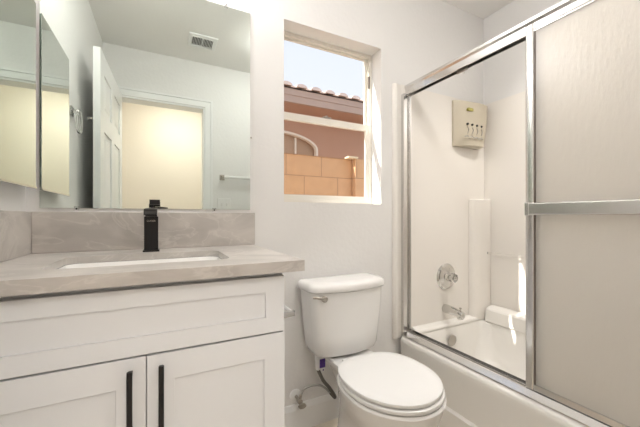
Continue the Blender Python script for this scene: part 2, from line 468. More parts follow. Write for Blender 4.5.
# eave: fascia board, soffit and barrel tiles
EY = 4.2
obj('fascia', bx(-4, 8, EY, EY + 0.04, Z0 + 1.67, Z0 + 1.86), M['fascia'], nh)
ed = bmesh.new(); bx(-4, 8, EY - 0.012, EY - 0.0005, Z0 + 1.77, Z0 + 1.86, ed)
obj('fascia_board', ed, M['fascia'], nh)
obj('soffit', bx(-4, 8, EY + 0.041, wallY - .001, Z0 + 1.70, Z0 + 1.73), M['stucco'], nh)
rf = bmesh.new()
npp = 12 * 60
slope = math.tan(math.radians(16))
rows = []
pitch = 0.235
for row in range(7):
    y0 = EY - 0.06 + row * 0.36; y1 = y0 + 0.42
    z0 = Z0 + 1.865 + (row * 0.36) * slope + 0.02; z1 = z0 + 0.42 * slope - 0.015
    x = -1.0
    while x < 5.5:
        for (yy0, zz0, yy1, zz1) in ((y0, z0, y1, z1),):
            pr0, pr1 = [], []
            for k in range(9):
                t = PI * k / 8
                pr0.append((x + 0.085 * math.cos(t), yy0, zz0 + 0.050 * math.sin(t))); pr1.append((x + 0.07 * math.cos(t), yy1, zz1 + 0.042 * math.sin(t)))
            loft([pr0, pr1], rf)
            pn0 = []
            # pan between two barrels
            loft([[(x + 0.07, yy0 + .02, zz0 - .012), (x + pitch - 0.07, yy0 + .02, zz0 - .012), (x + pitch - 0.07, yy0 + .02, zz0 + .006), (x + 0.07, yy0 + .02, zz0 + .006)],
                  [(x + 0.07, yy1, zz1 - .012), (x + pitch - 0.07, yy1, zz1 - .012), (x + pitch - 0.07, yy1, zz1 + .006), (x + 0.07, yy1, zz1 + .006)]], rf)
        x += pitch
o = obj('tile_roof', rf, M['roof'], nh, smooth=True)

fw = thing('block_fence', 'tan concrete block fence between the two houses', 'fence', (1.5, 2.75, -0.1))
obj('block_wall', bx(-3, 6, 2.75, 2.90, -0.1, Z0 + 0.595), M['cmu'], fw)
obj('cap_course', bx(-3, 6, 2.742, 2.908, Z0 + 0.5955, Z0 + 0.602), M['cmu'], fw)
o = obj('pilaster', bx(1.775, 2.20, 2.68, 2.7415, -0.1, Z0 + 0.600), M['cmu'], fw, bevel=0.004)
obj('pilaster_cap', bx(1.685, 1.80, 2.665, 2.7415, Z0 + .6005, Z0 + .618), M['pilaster'], fw)  # pale colour paints in the sunlight on the post's top
struct(obj('ground', bx(-8, 12, YB + 0.161, 12, -0.2, -0.1), M['gravel']))

# ================================================================== MIRRORS
mt = thing('wall_mirror', 'large frameless wall mirror above the stone backsplash', 'mirror', (0, YB, 1.072))
obj('mirror_glass', bx(-0.377, 0.356, YB - 0.006, YB - 0.0008, 1.072, Z0 + 0.921), M['mirror'], mt)
for x, z, s in ((0.249, Z0 + 0.921, 1), (-0.274, 1.072, -1), (-0.05, Z0 + 0.921, 1), (0.20, 1.072, -1)):
    b = bx(x - 0.007, x + 0.007, YB - 0.010, YB - 0.0065, z - 0.006, z + 0.010) if s > 0 else bx(x - 0.007, x + 0.007, YB - 0.010, YB - 0.0065, z - 0.008, z + 0.006)
    lathe([(0.003, 0), (0.003, 0.002), (0, 0.003)], (x, YB - 0.010, z + 0.003 * s), (0, -1, 0), 10, b)
    c = obj('mirror_clip', b, M['clear'], mt); c['label'] = 'clear plastic mirror clip'
obj('mirror_clip', lathe([(0.004, 0), (0.004, 0.003), (0, 0.004)], (0.361, YB - 0.001, 1.40), (0, -1, 0), 10), M['nickel'], mt)

mc = thing('medicine_cabinet', 'recessed mirrored medicine cabinet on the left wall', 'cabinet', (XL, 1.195, 1.13))
obj('body', bx(XL + 0.0005, XL + 0.028, 1.02, 1.355, 1.148, 1.75), M['trim'], mc)
obj('door_backing', bx(XL + 0.0282, XL + 0.0335, 1.005, 1.366, 1.144, 1.757), M['mirror_edge'], mc)
obj('mirror_door', bx(XL + 0.0337, XL + 0.0365, 1.003, 1.366, 1.142, 1.759), M['mirror'], mc)
ch = bmesh.new()
bx(XL + 0.0285, XL + 0.039, 1.003, 1.366, 1.135, 1.1418, ch)
o = obj('bottom_channel', ch, M['chrome'], mc); o['label'] = 'polished metal bottom channel'

# ================================================================== VANITY
CT = Z0 - 0.125   # counter top
CB = Z0 - 0.156
CF = 0.820        # counter front
DF = 0.848        # door faces
van = thing('vanity_cabinet', 'white shaker vanity cabinet under the stone countertop', 'cabinet', (-0.05, 1.12, 0))
bd = bmesh.new()
holed([(XL + .002, DF + .021), (.316, DF + .021), (.316, YB - .016), (XL + .002, YB - .016)], [[(XL + .020, DF + .039), (.298, DF + .039), (.298, YB - .028), (XL + .020, YB - .028)]],
      lambda p: (p[0], p[1], .1181), lambda p: (p[0], p[1], CB - .001), bd)
bx(XL + .002, .316, DF + .021, YB - .016, .10, .118, bd)
obj('body', bd, M['cab'], van, bevel=0.0015)
obj('toe_kick', bx(XL + 0.002, 0.310, DF + 0.09, DF + 0.105, 0, 0.0995), M['cab'], van)
def shaker(x0, x1, z0, z1, st, rt, rb, lbl=None, name='door'):
    b = rect_ring(x0, x1, z0, z1, st, st, rb, rt, DF, DF + 0.019)
    bx(x0 + st - .0005, x1 - st + .0005, DF + 0.0045, DF + 0.0165, z0 + rb - .0005, z1 - rt + .0005, b)
    return obj(name, b, M['cab'], van, bevel=0.0009, seg=1)
GAPX = -0.0335
shaker(XL + 0.004, 0.316, Z0 - 0.3285, Z0 - 0.1705, 0.055, 0.042, 0.045, name='drawer_front')
DB = 0.115
dl = shaker(XL + 0.004, GAPX - 0.0016, DB, Z0 - 0.3335, 0.060, 0.067, 0.067)
dr_ = shaker(GAPX + 0.0016, 0.316, DB, Z0 - 0.3335, 0.060, 0.067, 0.067)
for x, d in ((GAPX - 0.032, dl), (GAPX + 0.032, dr_)):
    h = bmesh.new(); zt, zb = Z0 - 0.351, Z0 - 0.510
    loft([[(x + px, DF - 0.030 + py, z) for px, py in rrect(-.0058, .0058, -.004, .004, .003, 3)] for z in (zb, zt)], h)
    for z in (zt - 0.014, zb + 0.014):
        bx(x - .0045, x + .0045, DF - 0.027, DF - 0.0004, z - .0045, z + .0045, h)
    o = obj('handle', h, M['black'], d, smooth=True); o['label'] = 'matte black bar handle'

SL = CT - 0.020
SX0, SX1, SY0, SY1 = -0.262, 0.185, 0.945, 1.205
ct = obj('countertop', holed([(XL + .0005, CF), (0.368, CF), (0.368, YB - .0005), (XL + .0005, YB - .0005)], [rrect(SX0, SX1, SY0, SY1, 0.035)],
         lambda p: (p[0], p[1], SL), lambda p: (p[0], p[1], CT), bx(XL + .0005, 0.368, CF, CF + .022, CB, SL, bx(0.346, 0.368, CF + .022, YB - .0005, CB, SL))), M['stone'])
tag(ct, 'beige veined stone countertop on the white vanity', 'countertop'); set_origin(ct, (0, 1.12, CB))
bs = obj('backsplash', bx(XL + .0205, 0.374, YB - 0.020, YB - .0005, CT + .0004, Z0 + 0.018), M['stone'], bevel=0.0012, seg=1)
tag(bs, 'long beige stone backsplash below the wall mirror', 'backsplash'); set_origin(bs, (0, YB, CT))
ss = obj('side_splash', bx(XL + .0005, XL + 0.0200, CF + 0.006, YB - .0005, CT + .0004, Z0 + 0.018), M['stone'], bevel=0.0012, seg=1)
tag(ss, 'short beige stone side splash on the left wall', 'backsplash'); set_origin(ss, (XL, 1.1, CT))

sk = thing('sink', 'white rectangular undermount sink in the stone countertop', 'sink', ((SX0 + SX1) / 2, (SY0 + SY1) / 2, SL))
rings = []
for d, z, r in ((-0.02, SL - 0.0008, .045), (0.004, SL - 0.0008, .035), (0.006, SL - 0.006, .035), (0.014, SL - 0.08, .035), (0.03, SL - 0.12, .04), (0.06, SL - 0.135, .04), (0.11, SL - 0.14, .015)):
    rings.append([(x, y, z) for x, y in rrect(SX0 + d, SX1 - d, SY0 + d, SY1 - d, r)])
b = loft(rings, cap0=False, cap1=True)
rings = [[(x, y, z) for x, y in rrect(SX0 + d, SX1 - d, SY0 + d, SY1 - d, r)] for d, z, r in ((-0.02, SL - 0.0008, .045), (-0.02, SL - 0.012, .045), (-0.004, SL - 0.02, .04), (0.004, SL - 0.09, .04), (0.03, SL - 0.14, .04), (0.1, SL - 0.152, .02))]
loft(rings, b, cap0=False, cap1=True)
bmesh.ops.remove_doubles(b, verts=b.verts, dist=1e-5)
obj('basin', b, M['porcelain'], sk, smooth=True)
o = obj('drain', lathe([(0.024, 0), (0.024, 0.002), (0.018, 0.004), (0, 0.004)], ((SX0 + SX1) / 2, (SY0 + SY1) / 2, SL - 0.1395)), M['black'], sk, smooth=True)
o['label'] = 'black sink drain'

# faucet
FX, FYc = -0.0345, 1.288
fa = thing('faucet', 'matte black square single-lever faucet behind the sink', 'faucet', (FX, FYc, CT))
obj('base_plate', bx(FX - .0265, FX + .0265, FYc - .0265, FYc + .0265, CT + .0003, CT + .0055), M['black'], fa, bevel=0.001)
obj('column', bx(FX - .0225, FX + .0225, FYc - .0225, FYc + .0225, CT + .0058, Z0 + 0.0015), M['black'], fa, bevel=0.0015)
spb = prism([(FYc + .0225, Z0 + .0065), (FYc + .0225, Z0 + .0335), (FYc - .115, Z0 + .026), (FYc - .118, Z0 + .006)], 'X', FX - .0195, FX + .0195)
sp = obj('spout', spb, M['black'], fa, bevel=0.0015)
obj('outlet', bx(FX - .017, FX + .017, FYc - .1185, FYc - .1175, Z0 + .009, Z0 + .019), M['dark'], sp)
obj('neck', bx(FX - .019, FX + .019, FYc - .019, FYc + .019, Z0 + 0.0017, Z0 + 0.0063), M['black'], fa)
lv = bmesh.new()
lathe([(0.008, 0), (0.008, 0.014)], (FX, FYc, Z0 + 0.0337), n=16, bm=lv)
loft([[(x, y, z) for x, y in rrect(FX - .006, FX + .028, FYc - .016, FYc + .016, .008, 4)] for z in (Z0 + .045, Z0 + .0625)], lv)
obj('lever', lv, M['black'], fa, bevel=0.0015)
obj('lift_rod', tube([(FX + .0, FYc + .016, Z0 + .036), (FX + .03, FYc + .017, Z0 + .036), (FX + .054, FYc + .017, Z0 + .0335)], 0.002, 8), M['black'], fa, smooth=True)
def text_mesh(s, size, loc, rot, mat, name, parent, ext=0.0002):
    cu = bpy.data.curves.new(name, 'FONT'); cu.body = s; cu.size = size; cu.align_x = 'CENTER'; cu.align_y = 'CENTER'; cu.extrude = ext
    t = bpy.data.objects.new(name, cu); C.objects.link(t)
    dg = bpy.context.evaluated_depsgraph_get(); me = bpy.data.meshes.new_from_object(t.evaluated_get(dg))
    bpy.data.objects.remove(t)
    me.transform(Matrix.Translation(Vector(loc)) @ Matrix.Rotation(rot[2], 4, 'Z') @ Matrix.Rotation(rot[0], 4, 'X'))
    me.transform(Matrix.Translation(-wloc(parent)))
    me.materials.clear(); me.materials.append(mat)
    o = bpy.data.objects.new(name, me); C.objects.link(o); o.parent = parent
    return o
text_mesh('LUXIER', 0.0085, (FX, FYc - .0229, Z0 - .0145), (PI / 2, 0, 0), M['nickel'], 'lettering', fa)

# toilet-paper holder on the cabinet's right side
tp = thing('toilet_paper_holder', 'clear and chrome empty paper holder on the side of the vanity', 'toilet paper holder', (0.3165, 0.945, 0.74))
b = bmesh.new()
for y in (0.885, 1.005):
    b2 = bmesh.new()
    bx(0.3165, 0.321, y - .016, y + .016, 0.722, 0.762, b2)
    loft([[(0.319, y - .008, .735), (0.319, y + .008, .735), (0.319, y + .008, .755), (0.319, y - .008, .755)],
          [(0.362, y - .006, .738), (0.362, y + .006, .738), (0.362, y + .006, .752), (0.362, y - .006, .752)]], b2)
    o = obj('post', b2, M['chrome'], tp, bevel=0.002)
b = tube([(0.356, 0.8915, 0.745), (0.356, 0.9985, 0.745)], 0.006, 14)
obj('roller', b, M['plastic'], tp, smooth=True)

# ================================================================== TOILET
TX = 0.795
to = thing('toilet', 'white two-piece toilet with closed lid between vanity and tub', 'toilet', (TX, 1.0, 0))
def egg(cy, w, lf, lb, z, pf=2.0, pb=2.5, n=48, cx=TX):
    pts = []
    for k in range(n):
        t = 2 * PI * k / n; c, s = math.cos(t), math.sin(t)
        p = pb if s > 0 else pf
        ex = 2 / p
        x = w * math.copysign(abs(c) ** ex, c); y = (lb if s > 0 else lf) * math.copysign(abs(s) ** ex, s)
        pts.append((cx + x, cy + y, z))
    return pts
SZ = 0.0
bw = bmesh.new()
loft([egg(1.02, .112, .22, .27, .002, 2.2, 3), egg(1.02, .108, .21, .265, .02, 2.2, 3), egg(1.02, .10, .19, .26, .06, 2.2, 3), egg(1.01, .098, .19, .26, .12, 2.2, 3),
      egg(1.00, .105, .20, .26, .18, 2.1, 2.8), egg(.985, .128, .205, .26, .24, 2.0, 2.6), egg(.965, .158, .202, .25, .30, 2.0, 2.5), egg(.95, .178, .2, .24, .345, 2.0, 2.4),
      egg(.95, .187, .205, .235, .368, 2.0, 2.4), egg(.95, .189, .208, .235, .378, 2.0, 2.4), egg(.95, .184, .203, .23, .386, 2.0, 2.4)], bw)
loft([[(TX + x, y, z) for x, y in rrect(-hw, hw, 1.05, yb, .03)] for hw, yb, z in ((.06, 1.25, .16), (.065, 1.27, .26), (.085, 1.32, .335), (.108, 1.345, .365), (.112, 1.345, .388), (.108, 1.34, .392))], bw)
obj('bowl', bw, M['porcelain'], to, smooth=True)
# seat ring and cover
sb = bmesh.new()
o_ = [egg(.955, .186, .207, .215, z, 2.0, 2.6) for z in (.3905,)][0]
def slab(cy, w, lf, lb, z0, z1, r, pf=2.0, pb=2.6, dome=0.0):
    rs = [egg(cy, w - r, lf - r, lb - r, z0, pf, pb)]
    for k in range(0, 5):
        a = -PI / 2 + PI * k / 4
        rr = r * (1 - math.cos(a)); zz = (z0 + z1) / 2 + (z1 - z0) / 2 * math.sin(a)
        rs.append(egg(cy, w - rr, lf - rr, lb - rr, zz, pf, pb))
    for s in (0.85, 0.6, 0.3):
        rs.append(egg(cy, (w - r) * s, (lf - r) * s, (lb - r) * s, z1 + dome * (1 - s * s), pf, pb))
    return loft(rs)
obj('seat', slab(.953, .187, .207, .195, .3885, .4045, .006), M['seat'], to, smooth=True)
lid_o = obj('seat_cover', slab(.957, .185, .203, .205, .4065, .4230, .007, dome=.004), M['seat'], to, smooth=True)
for s in (-1, 1):
    hg = bmesh.new(); lathe([(0.012, 0), (0.012, .010), (.009, .013), (0, .0135)], (TX + s * .07, 1.178, .3925), n=16, bm=hg)
    obj('hinge', hg, M['seat'], to, smooth=True)
# tank: straight back, bowed front
def tank_ring(w, yb, yf, bow, z, r=.035, cx=TX - .006):
    pts = []
    n = 6
    # back right, back left small radius; front corners radius r with bowed front
    for cxx, cyy, a, rr in ((w - .015, yb - .015, 0, .015), (-w + .015, yb - .015, PI / 2, .015), (-w + r, yf + r, PI, r)):
        for k in range(n + 1):
            t = a + PI / 2 * k / n
            pts.append((cxx + rr * math.cos(t), cyy + rr * math.sin(t)))
    m_ = 10
    for k in range(1, m_):
        u = -1 + 2 * k / m_
        pts.append(((w - r) * u, yf))
    for k in range(n + 1):
        t = 3 * PI / 2 + PI / 2 * k / n
        pts.append((w - r + r * math.cos(t), yf + r + r * math.sin(t)))
    out = []
    for x, y in pts:
        if y < yb - .03: y -= bow * (1 - (x / w) ** 2)
        out.append((cx + x, y, z))
    return out
tk = loft([tank_ring(.150, 1.372, 1.262, .030, .397), tank_ring(.163, 1.375, 1.248, .034, .405), tank_ring(.172, 1.376, 1.24, .036, .43),
           tank_ring(.180, 1.376, 1.236, .036, .50), tank_ring(.190, 1.377, 1.232, .036, .60), tank_ring(.197, 1.377, 1.231, .036, .698)])
tank = obj('tank', tk, M['porcelain'], to, smooth=True)
tl = loft([tank_ring(.197, 1.380, 1.238, .036, .6985), tank_ring(.206, 1.384, 1.226, .036, .701), tank_ring(.210, 1.386, 1.221, .036, .708), tank_ring(.209, 1.386, 1.222, .036, .722),
           tank_ring(.204, 1.383, 1.228, .036, .734), tank_ring(.194, 1.376, 1.240, .034, .7405), tank_ring(.17, 1.36, 1.265, .03, .743), tank_ring(.10, 1.34, 1.29, .02, .744, .02)])
obj('tank_lid', tl, M['porcelain'], to, smooth=True)
fl = bmesh.new()
LX, LY, LZ = 0.640, 1.214, 0.676
lathe([(0.014, 0), (0.014, .010), (.010, .014), (0, .015)], (LX, LY + .001, LZ), (0, -1, 0), 18, fl)
tube(spline([(LX, LY - .011, LZ), (LX - .012, LY - .015, LZ + .003), (LX - .030, LY - .014, LZ + .010), (LX - .056, LY - .002, LZ + .013)], 5), .006, 10, fl)
o = obj('flush_lever', fl, M['nickel'], to, smooth=True); o['label'] = 'brushed metal flush lever'

# supply valve and hose
sv = thing('supply_valve', 'small chrome shut-off valve on the wall beside the toilet', 'valve', (0.583, YB - 0.015, 0.175))
obj('escutcheon', lathe([(0.030, 0), (0.029, .003), (.018, .009), (.010, .011), (.010, .012)], (0.578, YB - 0.0005, 0.172), (0, -1, 0), 24), M['plastic'], sv, smooth=True)
b = bmesh.new()
lathe([(.008, 0), (.008, .030), (.012, .031), (.012, .052), (.008, .054), (.0, .055)], (0.578, YB - 0.0125, 0.172), (0, -1, 0), 16, b)
tube([(0.578, YB - .054, 0.172), (0.585, YB - .054, 0.198)], .007, 12, b)
obj('body', b, M['nickel'], sv, smooth=True)
obj('valve_handle', loft([[(0.583 + .018 * math.cos(t * PI / 8) , YB - .070 - dy, 0.158 + .010 * math.sin(t * PI / 8)) for t in range(16)] for dy in (0, .010)]), M['nickel'], sv, bevel=.001)
hs = thing('supply_hose', 'looped braided hose from the wall valve to the toilet tank', 'hose', (0.66, 1.34, 0.14))
pth = spline([(0.586, YB - .054, 0.2), (0.60, 1.345, 0.222), (0.635, 1.335, 0.235), (0.685, 1.33, 0.225), (0.735, 1.33, 0.18)], 8)
o = obj('lower_hose', tube(pth, .0052, 12), M['hose_white'], hs, smooth=True); o['label'] = 'pale grey hose end'
pth = spline([(0.7355, 1.33, 0.1795), (0.752, 1.32, 0.158), (0.745, 1.31, 0.175), (0.712, 1.305, 0.225), (0.680, 1.30, 0.265), (0.658, 1.30, 0.31), (0.653, 1.30, 0.322)], 8)
obj('braided_hose', tube(pth, .0085, 12), M['hose'], hs, smooth=True)
obj('coupling_nut', lathe([(.008, 0), (.011, .004), (.012, .042), (.015, .045), (.015, .070), (.011, .0735)], (0.652, 1.30, 0.3225), n=16), M['plastic'], hs, smooth=True)
b = bx(0.652, 0.680, 1.280, 1.2825, 0.338, 0.378)
obj('purple_tag', b, M['purple'], hs)
b = bx(0.660, 0.679, 1.281, 1.283, 0.318, 0.3375); obj('white_tag', b, M['plastic'], hs)
b = bx(0.667, 0.673, 1.2795, 1.2805, 0.324, 0.330); obj('tag_mark', b, M['purple'], hs)

# ================================================================== TUB AND SURROUND
tb = thing('bathtub', 'white alcove bathtub with a plain front apron', 'bathtub', (1.6, 0.62, 0))
TZ = 0.352
def rr3(x0, x1, y0, y1, r, z): return [(x, y, z) for x, y in rrect(x0, x1, y0, y1, r, 8)]
TX0, TX1, TY0, TY1 = 1.212, 1.972, -0.146, 1.382
rings = [rr3(TX0, TX1, TY0, TY1, .004, .0), rr3(TX0, TX1, TY0, TY1, .004, .118), rr3(TX0 + .012, TX1, TY0, TY1, .004, .128), rr3(TX0 + .012, TX1, TY0, TY1, .004, .30),
         rr3(TX0 + .008, TX1, TY0, TY1, .005, .325), rr3(TX0 + .012, TX1, TY0, TY1, .006, .340), rr3(TX0 + .024, TX1, TY0, TY1, .01, TZ), rr3(TX0 + .04, TX1 - .002, TY0 + .002, TY1 - .002, .01, TZ + .002),
         rr3(TX0 + .105, TX1 - .06, TY0 + .05, TY1 - .030, .05, TZ + .002), rr3(TX0 + .118, TX1 - .070, TY0 + .062, TY1 - .036, .06, TZ - .008), rr3(TX0 + .128, TX1 - .074, TY0 + .09, TY1 - .042, .07, TZ - .06),
         rr3(TX0 + .150, TX1 - .10, TY0 + .17, TY1 - .065, .10, .14), rr3(TX0 + .185, TX1 - .13, TY0 + .25, TY1 - .13, .10, .09), rr3(TX0 + .26, TX1 - .2, TY0 + .35, TY1 - .22, .08, .082)]
obj('shell', loft(rings), M['tub'], tb, smooth=True)
o = obj('overflow_plate', lathe([(.036, 0), (.036, .004), (.030, .009), (.012, .011), (0, .011)], (1.588, 1.330, .279), (0, -1, -.12), 28), M['nickel'], tb, smooth=True)
o['label'] = 'round brushed metal overflow plate'

su = thing('shower_surround', 'glossy off-white moulded surround lining the tub alcove', 'shower surround', (1.6, 1.39, TZ))
sx = 1.972; ST = Z0 + 0.768; SB = TZ + 0.004
pn = bmesh.new()
bx(1.236, XR - .0005, YB - 0.014, YB - .0005, SB, ST, pn)                    # faucet wall panel
bx(sx, XR - .0005, YF + .001, YB - .0145, SB, ST, pn)                         # long wall panel
bx(1.236, sx, YF + .0005, YF + .0035, SB, ST, pn)                             # near end panel
obj('wall_panel', pn, M['surround'], su, bevel=.003)
fl_ = bmesh.new()
prism([(1.178, YB - .0005), (1.178, YB - .010), (1.184, YB - .017), (1.194, YB - .021), (1.204, YB - .017), (1.212, YB - .0135), (1.2355, YB - .0135), (1.2355, YB - .0005)], 'Z', TZ - .01, Z0 + 0.765, fl_)
obj('front_flange', fl_, M['surround'], su, smooth=True)
# moulded corner column
def col_pts(k=0.0): return [(1.81 + k, YB - .0145), (1.822 + k, 1.366 - k), (1.835 + k, 1.352 - k), (1.88 + k, 1.343 - k), (sx - .0005, 1.333 - k * 0.2), (sx - .0005, YB - .0145)]
cc = prism(col_pts(), 'Z', SB, Z0 + 0.118)
obj('corner_column', cc, M['surround'], su, bevel=.008, seg=3)
lg = prism([(1.897, SB - .002), (1.905, Z0 - .612), (1.914, Z0 - .60), (sx - .0005, Z0 - .585), (sx - .0005, SB)], 'Y', 0.02, 1.331)
obj('ledge', lg, M['tub'], su, bevel=.006, seg=2)
eg = prism([(1.346, SB), (1.346, SB + .012), (1.352, SB + .022), (YB - .0148, SB + .036), (YB - .0148, SB)], 'X', 1.315, 1.899)
obj('ledge', eg, M['tub'], su, bevel=.004, seg=2)
c2 = prism([(1.90, YF + .004), (1.90, 0.00), (sx - .0005, 0.05), (sx - .0005, YF + .004)], 'Z', SB, Z0 + 0.118)
obj('corner_column', c2, M['surround'], su, bevel=.006)
m2 = prism([(sx - .0005, 1.0), (1.925, 0.985), (1.915, 0.96), (1.915, 0.36), (1.925, 0.335), (sx - .0005, 0.32)], 'Z', Z0 - .58, Z0 + 0.118)
wb = bmesh.new()
tube([(1.932, 1.331, Z0 - .240), (1.932, 0.9775, Z0 - .240)], .007, 14, wb)
o = obj('washcloth_bar', wb, M['clear'], su, smooth=True); o['label'] = 'clear washcloth bar'
obj('centre_column', m2, M['surround'], su, bevel=.008, seg=3)

# chrome fittings on the faucet wall
PF = YB - .0145
sv2 = thing('shower_valve', 'round chrome shower valve with a clear knob', 'shower valve', (1.60, PF, Z0 - .376))
obj('trim_plate', lathe([(.082, 0), (.082, .003), (.074, .010), (.066, .008), (.056, .010), (.048, .016), (.03, .020), (.026, .034), (.026, .036)], (1.60, PF, Z0 - .376), (0, -1, 0), 40), M['chrome'], sv2, smooth=True)
kb = bmesh.new(); n = 40
rg = []
for r, h in ((.014, .037), (.021, .040), (.027, .046), (.029, .058), (.025, .070), (.012, .074), (.001, .074)):
    rg.append([(1.60 + r * (1 + .07 * math.cos(8 * 2 * PI * i / n)) * math.cos(2 * PI * i / n), PF - h, Z0 - .376 + r * (1 + .07 * math.cos(8 * 2 * PI * i / n)) * math.sin(2 * PI * i / n)) for i in range(n)])
loft(rg, kb); o = obj('knob', kb, M['clear'], sv2, smooth=True); o['label'] = 'clear faceted knob'
obj('stem', lathe([(.011, 0), (.011, .03), (.016, .032), (.016, .03), (0, .034)], (1.60, PF - .0365, Z0 - .376), (0, -1, 0), 20), M['chrome'], sv2, smooth=True)
ts = thing('tub_spout', 'chrome tub spout below the shower valve', 'spout', (1.585, PF, Z0 - .575))
b = bmesh.new(); rg = []
for y, r, dz in ((0, .026, 0), (.006, .027, 0), (.03, .0255, 0), (.08, .023, -.002), (.115, .021, -.006), (.135, .018, -.011), (.140, .010, -.013)):
    rg.append([(1.590 + r * math.cos(2 * PI * i / 24), PF - y, Z0 - .575 + dz + r * math.sin(2 * PI * i / 24) * (1 if math.sin(2 * PI * i / 24) > 0 else 1.05)) for i in range(24)])
loft(rg, b)
lathe([(.017, 0), (.017, .018), (.014, .0185)], (1.590, PF - .115, Z0 - .5935), (0, 0, -1), 20, b)
obj('spout_body', b, M['chrome'], ts, smooth=True)
obj('diverter_knob', lathe([(.004, 0), (.004, .01), (.008, .012), (.008, .018), (0, .02)], (1.590, PF - .115, Z0 - .562), n=14), M['nickel'], ts, smooth=True)

# cream dispenser with four outlets, high in the corner
dp = thing('shower_dispenser', 'cream plastic four-outlet soap dispenser high in the shower corner', 'soap dispenser', (1.72, PF, 1.47))
dz0, dz1 = Z0 + .452, Z0 + .745
def dring(s, k, z):
    P = [(0, 0), (0, .012), (.012, .022), (.05, .038), (.12, .052), (.19, .060), (.24, .063), (.270, .058), (.284, .042), (.284, 0)]
    x0 = 1.655
    return [(x0 + x * s, PF - y * k, z) for x, y in P]
body = loft([dring(.80, .75, dz0), dring(.86, .95, dz0 + .008), dring(.93, 1.0, dz0 + .10), dring(.98, 1.03, dz0 + .20), dring(1.0, 1.0, dz1 - .012), dring(.985, .8, dz1)])
obj('housing', body, M['cream'], dp, smooth=True)
def fy(x):   # front of the housing at x
    return PF - .050 - .003 * math.cos((x - 1.80) * 14)
b = loft([[(x, y, z) for x, z in rrect(1.735, 1.785, dz1 - .066, dz1 - .048, .007, 4)] for y in (PF - .045, PF - .0585)])
o = obj('badge', b, M['label'], dp); o['label'] = 'olive badge'
for i in range(4):
    x = 1.737 + i * .040; z = dz0 + .142 - i * .002
    y = PF - .0535 - i * .003
    o = obj('button', lathe([(.007, -.006), (.007, .003), (.005, .004), (0, .004)], (x, y, z), (0, -1, 0), 14), M['dark'], dp); o['label'] = 'dark round button'
    obj('lever', tube(spline([(x - .002, y, z - .018), (x + .003, y - .005, z - .04), (x - .009, y - .004, z - .062)], 4), .0026, 8), M['nickel'], dp, smooth=True)
    obj('spout', tube(spline([(x - .026, y + .003, z - .088), (x - .014, y - .006, z - .078), (x + .002, y - .006, z - .086)], 4), .0038, 8), M['chrome'], dp, smooth=True)

# ================================================================== SLIDING SHOWER DOORS
EX0, EX1 = 1.252, 1.304
en = thing('shower_door_frame', 'polished metal track frame of the tub sliding doors', 'shower frame', (1.27, 0.62, TZ))
Ya, Yb = YF + .0045, YB - .0145
hd = prism([(EX0 + .012, Z0 + .740), (EX0 + .006, Z0 + .750), (EX0 + .006, Z0 + .763), (EX0 + .014, Z0 + .768), (EX1 - .002, Z0 + .768), (EX1, Z0 + .764), (EX1, Z0 + .708), (EX1 - .004, Z0 + .708), (EX1 - .004, Z0 + .758),
            (EX0 + .020, Z0 + .758), (EX0 + .020, Z0 + .708), (EX0 + .012, Z0 + .708)], 'Y', Ya, Yb)
hd.verts.ensure_lookup_table()
# profile coordinates are (x, z)
obj('header', hd, M['alum'], en, bevel=.0008, seg=1)
tr_ = prism([(EX0 - .016, TZ + .0045), (EX0 - .016, TZ + .008), (EX0 + .006, TZ + .024), (EX0 + .012, TZ + .026), (EX0 + .012, TZ + .014), (EX0 + .032, TZ + .014), (EX0 + .032, TZ + .022), (EX0 + .036, TZ + .022), (EX0 + .036, TZ + .014),
            (EX1 - .003, TZ + .014), (EX1 - .003, TZ + .030), (EX1, TZ + .030), (EX1, TZ + .0045)], 'Y', Ya, Yb)
obj('bottom_track', tr_, M['alum'], en)
for ya, yb, nm in ((Yb - .022, Yb, 'far'), (Ya, Ya + .022, 'near')):
    j = bmesh.new()
    bx(EX0 - .018, EX0 + .006, ya, yb, TZ + .0265, Z0 + .7075, j); bx(EX1 - .020, EX1 - .014, ya, yb, TZ + .0305, Z0 + .7075, j)
    yw = (yb - .004, yb) if nm == 'far' else (ya, ya + .004)
    bx(EX0 + .006, EX1 - .020, yw[0], yw[1], TZ + .0305, Z0 + .7075, j)
    bx(EX0 + .026, EX0 + .030, ya, yb, TZ + .0305, Z0 + .7075, j)
    for z in (0.55, 1.1, 1.65):
        lathe([(.003, 0), (.003, .0015), (0, .002)], (EX0 - .018, (ya + yb) / 2, z), (-1, 0, 0), 10, j)
    obj('wall_jamb', j, M['alum'], en)

def panel(x, y0, y1, label, bar_side, frame_parts=True):
    t = thing('sliding_door_panel', label, 'shower door', (x, (y0 + y1) / 2, TZ + .03), 'sliding glass panels of the tub doors')
    zb, zt = TZ + .028, Z0 + .738
    g = obj('glass', bx(x - .0025, x + .0025, y0 + .02, y1 - .02, zb + .02, zt - .02), M['frost'], t)
    for a, b in ((y0, y0 + .03), (y1 - .03, y1)):
        s = bmesh.new()
        loft([[(x + px, (a + b) / 2 + py, z) for px, py in rrect(-.009, .009, -.015, .015, .004, 3)] for z in (zb, zt)], s)
        st = obj('stile', s, M['alum'], t, smooth=True)
        inner = b if a == y0 else a
        sg = 1 if a == y0 else -1
        obj('gasket', bx(x - .005, x + .005, min(inner, inner + sg * .0055), max(inner, inner + sg * .0055), zb + .02, zt - .02), M['alum_dark'], st)
    obj('top_rail', bx(x - .009, x + .009, y0 + .0302, y1 - .0302, zt - .022, zt), M['alum'], t, bevel=.001)
    br = obj('bottom_rail', bx(x - .009, x + .009, y0 + .0302, y1 - .0302, zb, zb + .022), M['alum'], t, bevel=.001)
    return t
p1 = panel(EX0 + .018, -0.03, 0.713, 'outer frosted glass door panel with the long towel bar', 1)
p2 = panel(EX0 + .038, -0.035, 0.700, 'inner frosted glass door panel sliding behind the outer one', -1)
